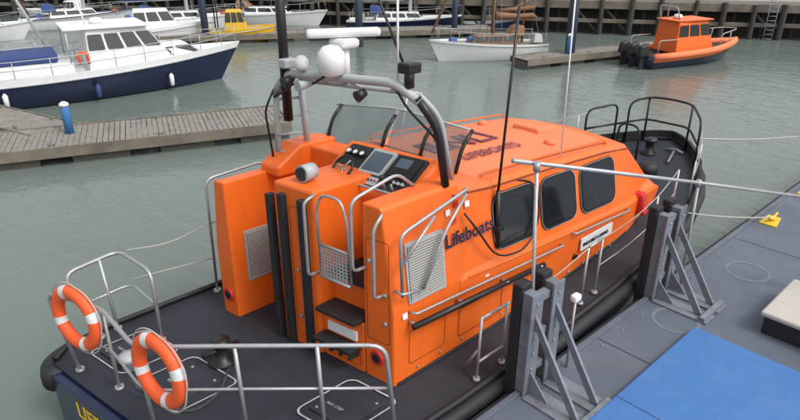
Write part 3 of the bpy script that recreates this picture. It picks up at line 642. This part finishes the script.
def pedestal(x,y):
    e=empty("service_pedestal")
    lathe("post",[(0.13,0.55),(0.13,1.35),(0.11,1.4)],(x,y,0),BLUEP,e,16)
    lathe("cap",[(0.14,1.4),(0.14,1.48),(0.05,1.54)],(x,y,0),WHITE,e,16)
pedestal(4.9,20.6); pedestal(2.6,24.5); pedestal(28.5,18.2)
def pile(x,y,h,r=0.22,m=PILEB):
    e=empty("mooring_pile"); cyl("pile_shaft",(x,y,-2.5),(x,y,h),r,r,m,e,sides=20); lathe("pile_cap",[(r+0.02,h),(r+0.02,h+0.05),(0.02,h+0.3)],(x,y,0),m,e,20)
    lathe("pile_weed_band",[(r+0.006,-0.3),(r+0.01,0.45),(r+0.004,0.5)],(x,y,0),DARKW,e,20)
pile(28.9,18.4,6.5,0.26); pile(23.9,29.8,6); pile(17.8,37.5,6,0.22); pile(31.4,29.0,5,0.2)
# ================================================================= FAR QUAY
Q=empty("quay_wall",(60,-7.2,0),math.atan2(75.7,-52))
QL=92
box("retaining_wall",-20,QL,-14,-1.2,-2.9,2.0,DARKW,Q,bevel=0)
box("quay_deck",-20,QL,-60,0.15,2.0,2.35,CONC,Q,bevel=0.03)
box("fascia_beam",-20,QL,0.16,0.42,1.65,2.15,BEAM,Q,bevel=0.02)
box("lower_waling",-20,QL,0.16,0.36,0.75,1.0,BEAM,Q,bevel=0.02)
V=[];Fc=[]
x=-20
while x<QL:
    v,f=tubegeo([(x+random.uniform(-0.15,0.15),0.45,-2.8),(x,0.45,2.3+random.uniform(-0.2,0.35))],random.uniform(0.13,0.19),8); o=len(V); V+=v; Fc+=[tuple(i+o for i in g) for g in f]
    if random.random()<0.5:
        v,f=tubegeo([(x+0.9,-0.6,-2.8),(x+0.9,-0.4,2.0)],0.14,8); o=len(V); V+=v; Fc+=[tuple(i+o for i in g) for g in f]
    if random.random()<0.3:
        v,f=tubegeo([(x,0.2,0.0),(x+1.9,0.2,1.9)],0.09,6); o=len(V); V+=v; Fc+=[tuple(i+o for i in g) for g in f]
    x+=random.uniform(1.5,2.3)
mk("timber_piles",V,Fc,PILE,Q)
rf=[]
for z in (2.85,3.35): rf.append([(-20,-0.3,z),(QL,-0.3,z)])
x=-20
while x<QL: rf.append([(x,-0.3,2.3),(x,-0.3,3.4)]); x+=2.0
tubes("quay_railing",rf,0.03,GALV,Q,rad=0,sides=6)
for k,x in enumerate((16.5,31,47,62)):
    v,f=tubegeo([(x+0.35*math.cos(t*math.pi/8),0.62,0.9+0.35*math.sin(t*math.pi/8)) for t in range(16)],0.1,6,True)
    mk("tyre_fender_%d"%k,v,f,RUB,Q,smooth=True)
sg=empty("warning_sign")
sg.location=Q.location; sg.rotation_euler=Q.rotation_euler
cyl("disc",(22.6,0.62,1.55),(22.6,0.66,1.55),0.3,0.3,RED,sg); box("bar",22.4,22.8,0.66,0.675,1.5,1.6,WHITE,sg,bevel=0)
ld=[]
for xx in (26,26.5): ld.append([(xx,0.66,-0.5),(xx,0.66,2.6)])
for k in range(10): ld.append([(26,0.66,-0.2+0.28*k),(26.5,0.66,-0.2+0.28*k)])
tubes("quay_ladder",ld,0.025,GALV,Q,rad=0,sides=6)
# ================================================================= BACKGROUND BOATS
def boat(name,stern,bow,beam,f0,f1,mh,mb,md,band=0.2,rake=0.8,sternf=0.8,mx=0.4):
    a=Vector((stern[0],stern[1],0));b_=Vector((bow[0],bow[1],0)); d=b_-a; Ln=d.length
    e=empty(name,a,math.atan2(d.y,d.x))
    V=[];Fc=[];fm=[];N=18
    def W(t):
        if t<mx: return beam/2*(sternf+(1-sternf)*math.sin(t/mx*math.pi/2))
        u=(t-mx)/(1-mx); return beam/2*max(0.01,(1-u**2.3))
    for i in range(N+1):
        t=i/N; wv=W(t); zd=f0+(f1-f0)*t**1.8
        for s in (-1,1):
            for yy,zz in ((0,-0.4),(0.75*wv*(1-0.4*t),-0.15),(wv*(0.93-0.25*t),0.12),(wv*0.985,zd-band),(wv,zd),(wv-min(wv,0.07),zd-0.0),(wv-min(wv,0.08),zd-0.1)):
                V.append((t*(Ln-rake)+rake*t**3*(zz+0.4)/(zd+0.4),s*yy,zz))
    n=14
    for i in range(N):
        for s in (0,7):
            for k in range(6):
                Fc.append((i*n+s+k,(i+1)*n+s+k,(i+1)*n+s+k+1,i*n+s+k+1)); fm.append(0 if k<3 else 1)
        Fc.append((i*n+6,(i+1)*n+6,(i+1)*n+13,i*n+13)); fm.append(2)
    Fc.append((0,1,2,3,4,11,10,9,8)); fm.append(0)
    o=mk("hull",V,Fc,[mh,mb,md],e,fm)
    for pl,ix in zip(o.data.polygons,fm):
        if ix==0: pl.use_smooth=True
    for s in (-1,1):
        ts=[k/16 for k in range(17)]
        tubes("rub_rail_%d"%(s+1),[[(t*(Ln-rake)+rake*t**3*(f0+(f1-f0)*t**1.8-band+0.4)/(f0+(f1-f0)*t**1.8+0.4),s*(W(t)*0.985+0.015),f0+(f1-f0)*t**1.8-band) for t in ts]],0.028,GREYP if mb is not ORANGE else RUB,e,rad=0,sides=6)
    return e,Ln,W,(lambda t:f0+(f1-f0)*t**1.8)
def cabin(par,x0,x1,w0,w1,z0,z1,m,rf=0.3,rb=0.15,nm="cabin",glass=True,nwin=3,taper=0.82,wt=(0.42,0.9)):
    P=[(x0,-w0/2,z0),(x0,w0/2,z0),(x1,w1/2,z0),(x1,-w1/2,z0),(x0+rb,-w0/2*taper,z1),(x0+rb,w0/2*taper,z1),(x1-rf,w1/2*taper,z1),(x1-rf,-w1/2*taper,z1)]
    hexa(nm,P,m,par,bevel=0.05)
    if glass:
        P=[Vector(p) for p in P]
        def lerp(a,b_,t): return a*(1-t)+b_*t
        for s,(b0,b1,t1,t0) in enumerate(((P[0],P[3],P[7],P[4]),(P[2],P[1],P[5],P[6]),(P[3],P[2],P[6],P[7]))):
            nw=nwin if s<2 else 2
            for i in range(nw):
                a0=(i+0.08)/nw; a1=(i+0.94)/nw
                q=[lerp(lerp(b0,b1,a0),lerp(t0,t1,a0),wt[0]),lerp(lerp(b0,b1,a1),lerp(t0,t1,a1),wt[0]),lerp(lerp(b0,b1,a1),lerp(t0,t1,a1),wt[1]),lerp(lerp(b0,b1,a0),lerp(t0,t1,a0),wt[1])]
                panel(nm+"_window_%d_%d"%(s,i),q,GLASS,par,r=0.06,thick=0.012,off=0.006)
mb,Ln,W,Z=boat("motor_cruiser",(3.0,28.9),(14.4,26.9),3.6,1.15,1.65,NAVY,WHITE,WHITE,band=0.26,rake=1.3)
cabin(mb,7.6,10.0,2.2,1.1,1.15,1.85,WHITE,rf=1.0,rb=0.1,nm="coachroof",nwin=2)
cabin(mb,4.9,8.4,2.8,2.5,1.15,2.75,WHITE,rf=1.1,rb=0.1,nm="wheelhouse",nwin=4,wt=(0.5,0.88))
box("wheelhouse_roof",4.2,7.4,-1.28,1.28,2.75,2.85,WHITE,mb,bevel=0.04)
box("aft_cabin",1.2,4.4,-1.25,1.25,1.1,1.55,WHITE,mb,bevel=0.08)
box("aft_cockpit_shade",1.6,3.9,-0.9,0.9,1.55,1.95,BLUEC,mb,bevel=0.12)
tubes("roof_supports",[[(4.3,-1.2,1.3),(4.3,-1.2,2.75)],[(4.3,1.2,1.3),(4.3,1.2,2.75)]],0.03,STEEL,mb,rad=0)
pr=[]
def gr(t,s,dz):
    return (t*(Ln-1.3)+1.3*t**3, s*(W(t)-0.1), Z(t)+dz)
for s in (-1,1):
    ts=[0.1,0.22,0.34,0.45,0.55,0.65,0.75,0.85,0.93,0.985]
    pr.append([gr(0.04,s,0)]+[gr(t,s,0.65) for t in ts]+[(Ln-0.1,0,2.3)])
    pr.append([gr(t,s,0.33) for t in ts])
    for t in ts: pr.append([gr(t,s,-0.05),gr(t,s,0.65)])
tubes("guard_rails",pr,0.016,STEEL,mb,rad=0.1,sides=6)
tubes("radar_mast",[[(5.2,0,2.8),(5.0,0,3.9)],[(4.8,-0.5,3.5),(5.2,0.5,3.5)]],0.03,WHITE,mb,rad=0)
lathe("radome",[(0.25,0),(0.28,0.1),(0.2,0.2),(0.02,0.24)],(5.6,0,2.86),WHITE,mb,16)
for i,x in enumerate((1.8,5.0,8.0)):
    t=x/(Ln-1.3); y=-(W(t)+0.12)
    lathe("hull_fender_%d"%i,[(0.02,-0.35),(0.09,-0.28),(0.10,0.1),(0.03,0.2)],(x,y,0.55),WHITE if i!=1 else BLUEC,mb,12)
tubes("stern_buoy",[[(4.6,-1.5,1.5),(4.55,-1.5,1.95),(4.9,-1.5,1.95),(4.9,-1.5,1.5)]],0.06,RINGO,mb,rad=0.15)
def Ln_r(a,b_): return 0.12*math.hypot(a[0]-b_[0],a[1]-b_[1])
def yacht(name,stern,bow,beam,mh,mb_,mast=9,mastm=ALU,cover=BLUEC,f0=0.8,f1=1.15,mt=0.55,boomh=1.9,cab=WHITE):
    e,Ln,W,Z=boat(name,stern,bow,beam,f0,f1,mh,mb_,WHITE if cab is WHITE else WOOD,band=0.1,rake=Ln_r(stern,bow))
    cabin(e,Ln*0.25,Ln*0.68,beam*0.6,beam*0.38,f0-0.05,f0+0.5,cab,rf=0.5,nm="coachroof",nwin=3)
    mx_=Ln*mt
    cyl("mast",(mx_,0,f0),(mx_,0,f0+mast),0.12,0.08,mastm,e,sides=10)
    cyl("boom",(mx_,0,f0+boomh-0.6),(Ln*0.08,0,f0+boomh-0.7),0.05,0.05,mastm,e,sides=8)
    v,f=tubegeo([(mx_-0.1,0,f0+boomh-0.45),(mx_-0.6,0,f0+boomh-0.46),(mx_-1.4,0,f0+boomh-0.52),(mx_-2.2,0,f0+boomh-0.5),(Ln*0.1-0.2,0,f0+boomh-0.6)],[0.22,0.19,0.13,0.15,0.07],8); mk("sail_cover",v,f,cover,e,smooth=True)
    rg=[[(mx_,0,f0+mast),(Ln-0.1,0,f1)],[(mx_,0,f0+mast),(0.05,0,f0)]]
    for s in (-1,1): rg.append([(mx_,0,f0+mast),(mx_-0.1,s*(W(mt)-0.05),f0)]); rg.append([(mx_,0,f0+mast*0.6),(mx_+0.4,s*(W(mt)-0.05),f0)])
    tubes("rigging",rg,0.012,GREYP,e,rad=0,sides=5)
    gl_=[]
    for s in (-1,1):
        ts=[0.03,0.2,0.4,0.6,0.8,0.95]
        gl_.append([(t*Ln*0.97,s*(W(t)-0.05),Z(t)+0.55) for t in ts])
        for t in ts: gl_.append([(t*Ln*0.97,s*(W(t)-0.05),Z(t)-0.02),(t*Ln*0.97,s*(W(t)-0.05),Z(t)+0.56)])
    gl_.append([(0.93*Ln,-0.2,f1+0.6),(Ln,0,f1+0.6),(0.93*Ln,0.2,f1+0.6)])
    tubes("guard_wires",gl_,0.014,STEEL,e,rad=0,sides=5)
    cyl("rolled_headsail",(Ln-0.15,0,f1+0.3),(mx_+0.15,0,f0+mast*0.97),0.07,0.04,cover,e,sides=8)
    hexa("spray_hood",[(Ln*0.2,-beam*0.28,f0+0.4),(Ln*0.2,beam*0.28,f0+0.4),(Ln*0.33,beam*0.25,f0+0.4),(Ln*0.33,-beam*0.25,f0+0.4),(Ln*0.2,-beam*0.22,f0+0.95),(Ln*0.2,beam*0.22,f0+0.95),(Ln*0.27,beam*0.2,f0+0.9),(Ln*0.27,-beam*0.2,f0+0.9)],cover if cover is not WHITE else GREYP,e,bevel=0.08)
    for k in range(5):
        x=Ln*random.uniform(0.05,0.85); y=random.uniform(-0.3,0.3)*beam*0.5; s=random.uniform(0.12,0.28)
        hexa("deck_gear_%d"%k,[(x-s,y-s,f0),(x-s,y+s,f0),(x+s,y+s,f0),(x+s,y-s,f0),(x-s*.7,y-s*.7,f0+s*1.6),(x-s*.7,y+s*.7,f0+s*1.6),(x+s*.7,y+s*.7,f0+s*1.6),(x+s*.7,y-s*.7,f0+s*1.6)],random.choice(CLUT),e,bevel=0.03)
    return e
sb_=yacht("sailing_boat",(29.3,20.5),(23.5,23.5),2.2,WHITE,WHITE,mast=8,mastm=BROWN,cover=TAN,cab=BROWN,mt=0.45)
tubes("mizzen_gaff",[([(2.5,0,2.3),(0.4,0,3.2)],0.05),([(2.6,0,2.5),(0.6,0,2.6)],0.12)],0.05,BROWN,sb_,rad=0)
cyl("mizzen_mast",(1.2,0,0.8),(1.2,0,6.5),0.07,0.05,BROWN,sb_,sides=8)
yacht("sailing_boat",(15.0,45.5),(23.0,41.5),2.8,WHITE,WHITE,mast=10)
yacht("sailing_boat",(10.5,51),(18.0,49),2.7,WHITE,NAVY,mast=10)
yacht("sailing_boat",(-2.0,38.5),(6.4,38.2),2.7,WHITE,WHITE,mast=10,cover=BLUEC)
yacht("sailing_boat",(0.5,33.5),(7.8,33.0),2.6,WHITE,NAVY,mast=9,cover=WHITE)
yacht("sailing_boat",(2.5,48),(10.4,46.6),2.7,WHITE,WHITE,mast=10,cover=TAN)
yacht("sailing_boat",(27.5,35.5),(33.0,29.8),2.3,NAVY,WHITE,mast=9,cover=BLUEC)
yacht("sailing_boat",(22.5,45.0),(28.0,38.5),2.4,WHITE,WHITE,mast=9,cover=TAN)
mc,Ln,W,Z=boat("white_motor_boat",(12.8,40.6),(19.0,38.3),2.6,0.9,1.3,WHITE,WHITE,WHITE)
cabin(mc,1.6,4.4,2.0,1.5,0.9,2.0,WHITE,rf=0.7)
yb,Ln,W,Z=boat("yellow_workboat",(18.2,37.6),(21.6,35.4),2.0,0.7,1.0,YELB,YELB,GREYP,band=0.15,rake=0.4)
cabin(yb,0.9,2.3,1.4,1.2,0.7,1.9,YELB,rf=0.3)
tubes("davit",[[(0.4,-0.7,0.7),(0.4,-0.7,2.6),(0.4,0.7,2.6),(0.4,0.7,0.7)],[(2.0,0,1.9),(2.0,0,3.4)]],0.04,BLACK,yb,rad=0.1)
rb,Ln,W,Z=boat("inshore_rescue_boat",(30.5,15.4),(36.6,13.1),2.4,0.65,0.95,NAVY,ORANGE,DECK,band=0.3,rake=0.9,sternf=0.95,mx=0.5)
ts=[0.0,0.2,0.4,0.55,0.7,0.82,0.92,0.985]
pth=[(t*(Ln-0.9)+0.9*t**3,-W(t)-0.0,Z(t)-0.02) for t in ts]+[(Ln+0.05,0,0.97)]+[(t*(Ln-0.9)+0.9*t**3,W(t),Z(t)-0.02) for t in ts[::-1]]
v,f=tubegeo(pth,0.17,10); mk("inflatable_collar",v,f,ORANGE2,rb,smooth=True)
cabin(rb,1.6,4.3,1.7,1.4,0.65,2.2,ORANGE,rf=0.6,rb=0.1,nm="cabin",nwin=3,wt=(0.52,0.88))
box("cabin_roof",1.5,3.9,-0.75,0.75,2.2,2.27,ORANGE,rb,bevel=0.03)
tubes("radar_arch",[[(1.7,-0.65,2.25),(1.5,-0.6,2.9),(1.5,0.6,2.9),(1.7,0.65,2.25)],[(1.5,0,2.9),(1.5,0,4.4)],[(1.9,0.4,2.25),(1.9,0.4,3.8)]],0.03,GREYP,rb,rad=0.15)
lathe("radome",[(0.2,0),(0.23,0.08),(0.17,0.17),(0.02,0.2)],(2.2,0,2.3),WHITE,rb,16)
tubes("bow_rail",[[(4.4,-0.95,0.85),(4.5,-0.9,1.5),(5.9,-0.45,1.6),(6.4,0,1.6),(5.9,0.45,1.6),(4.5,0.9,1.5),(4.4,0.95,0.85)],[(5.4,-0.65,0.9),(5.4,-0.6,1.57)],[(5.4,0.65,0.9),(5.4,0.6,1.57)]],0.022,GREYP,rb,rad=0.15)
tubes("aft_rails",[[(0.3,-1.0,0.7),(0.3,-1.0,1.4),(1.5,-1.0,1.4)],[(0.3,1.0,0.7),(0.3,1.0,1.4),(1.5,1.0,1.4)]],0.022,GREYP,rb,rad=0.15)
for i,y in enumerate((-0.68,0,0.68)):
    hexa("outboard_cowl_%d"%i,[(-0.65,y-0.18,0.62),(-0.65,y+0.18,0.62),(-0.08,y+0.2,0.62),(-0.08,y-0.2,0.62),(-0.6,y-0.15,1.15),(-0.6,y+0.15,1.15),(-0.13,y+0.15,1.28),(-0.13,y-0.15,1.28)],BLACK,rb,bevel=0.08)
    box("outboard_leg_%d"%i,-0.5,-0.22,y-0.07,y+0.07,-0.4,0.64,BLACK,rb,bevel=0.03)
for k,(a,b_,m1) in enumerate((((34.5,31.0),(37.5,27.4),BLUEC),((16.5,53),(12,58),WHITE))):
    e,Ln,W,Z=boat("moored_dinghy",a,b_,2.0,0.6,0.9,m1,WHITE,WOOD)
    cabin(e,1.4,2.8,1.3,1.1,0.6,1.5,WHITE,rf=0.4)
# ================================================================= CAMERA / LIGHT
cam=bpy.data.cameras.new("camera"); co=bpy.data.objects.new("camera",cam); COL.objects.link(co)
cam.sensor_width=36; cam.lens=617/800*36; cam.clip_end=3000; cam.clip_start=0.05
pi_=math.radians(24.1); yaw=math.radians(47.6)
co.location=(0,0,6.2); co.rotation_euler=(math.pi/2-pi_,0,yaw-math.pi/2)
scn.camera=co
wd=bpy.data.worlds.new("World"); scn.world=wd; wd.use_nodes=True
nt=wd.node_tree; bg=nt.nodes["Background"]
sky=nt.nodes.new("ShaderNodeTexSky"); sky.sky_type='NISHITA'; sky.sun_disc=False
el=math.radians(52); az=math.radians(-80)
sky.sun_elevation=el; sky.sun_rotation=math.pi/2-az; sky.dust_density=4; sky.air_density=1.2
hsv=nt.nodes.new("ShaderNodeHueSaturation"); hsv.inputs["Saturation"].default_value=0.2; hsv.inputs["Value"].default_value=1.4
nt.links.new(sky.outputs[0],hsv.inputs["Color"]); nt.links.new(hsv.outputs[0],bg.inputs[0]); bg.inputs[1].default_value=0.15
sun=bpy.data.lights.new("sun",'SUN'); so=bpy.data.objects.new("sun",sun); COL.objects.link(so)
sun.energy=1.25; sun.angle=math.radians(18); sun.color=(1,0.97,0.92)
dv=Vector((math.cos(el)*math.cos(az),math.cos(el)*math.sin(az),math.sin(el)))
so.rotation_euler=dv.to_track_quat('Z','Y').to_euler()
scn.view_settings.view_transform='Standard'; scn.view_settings.look='None'; scn.view_settings.exposure=0
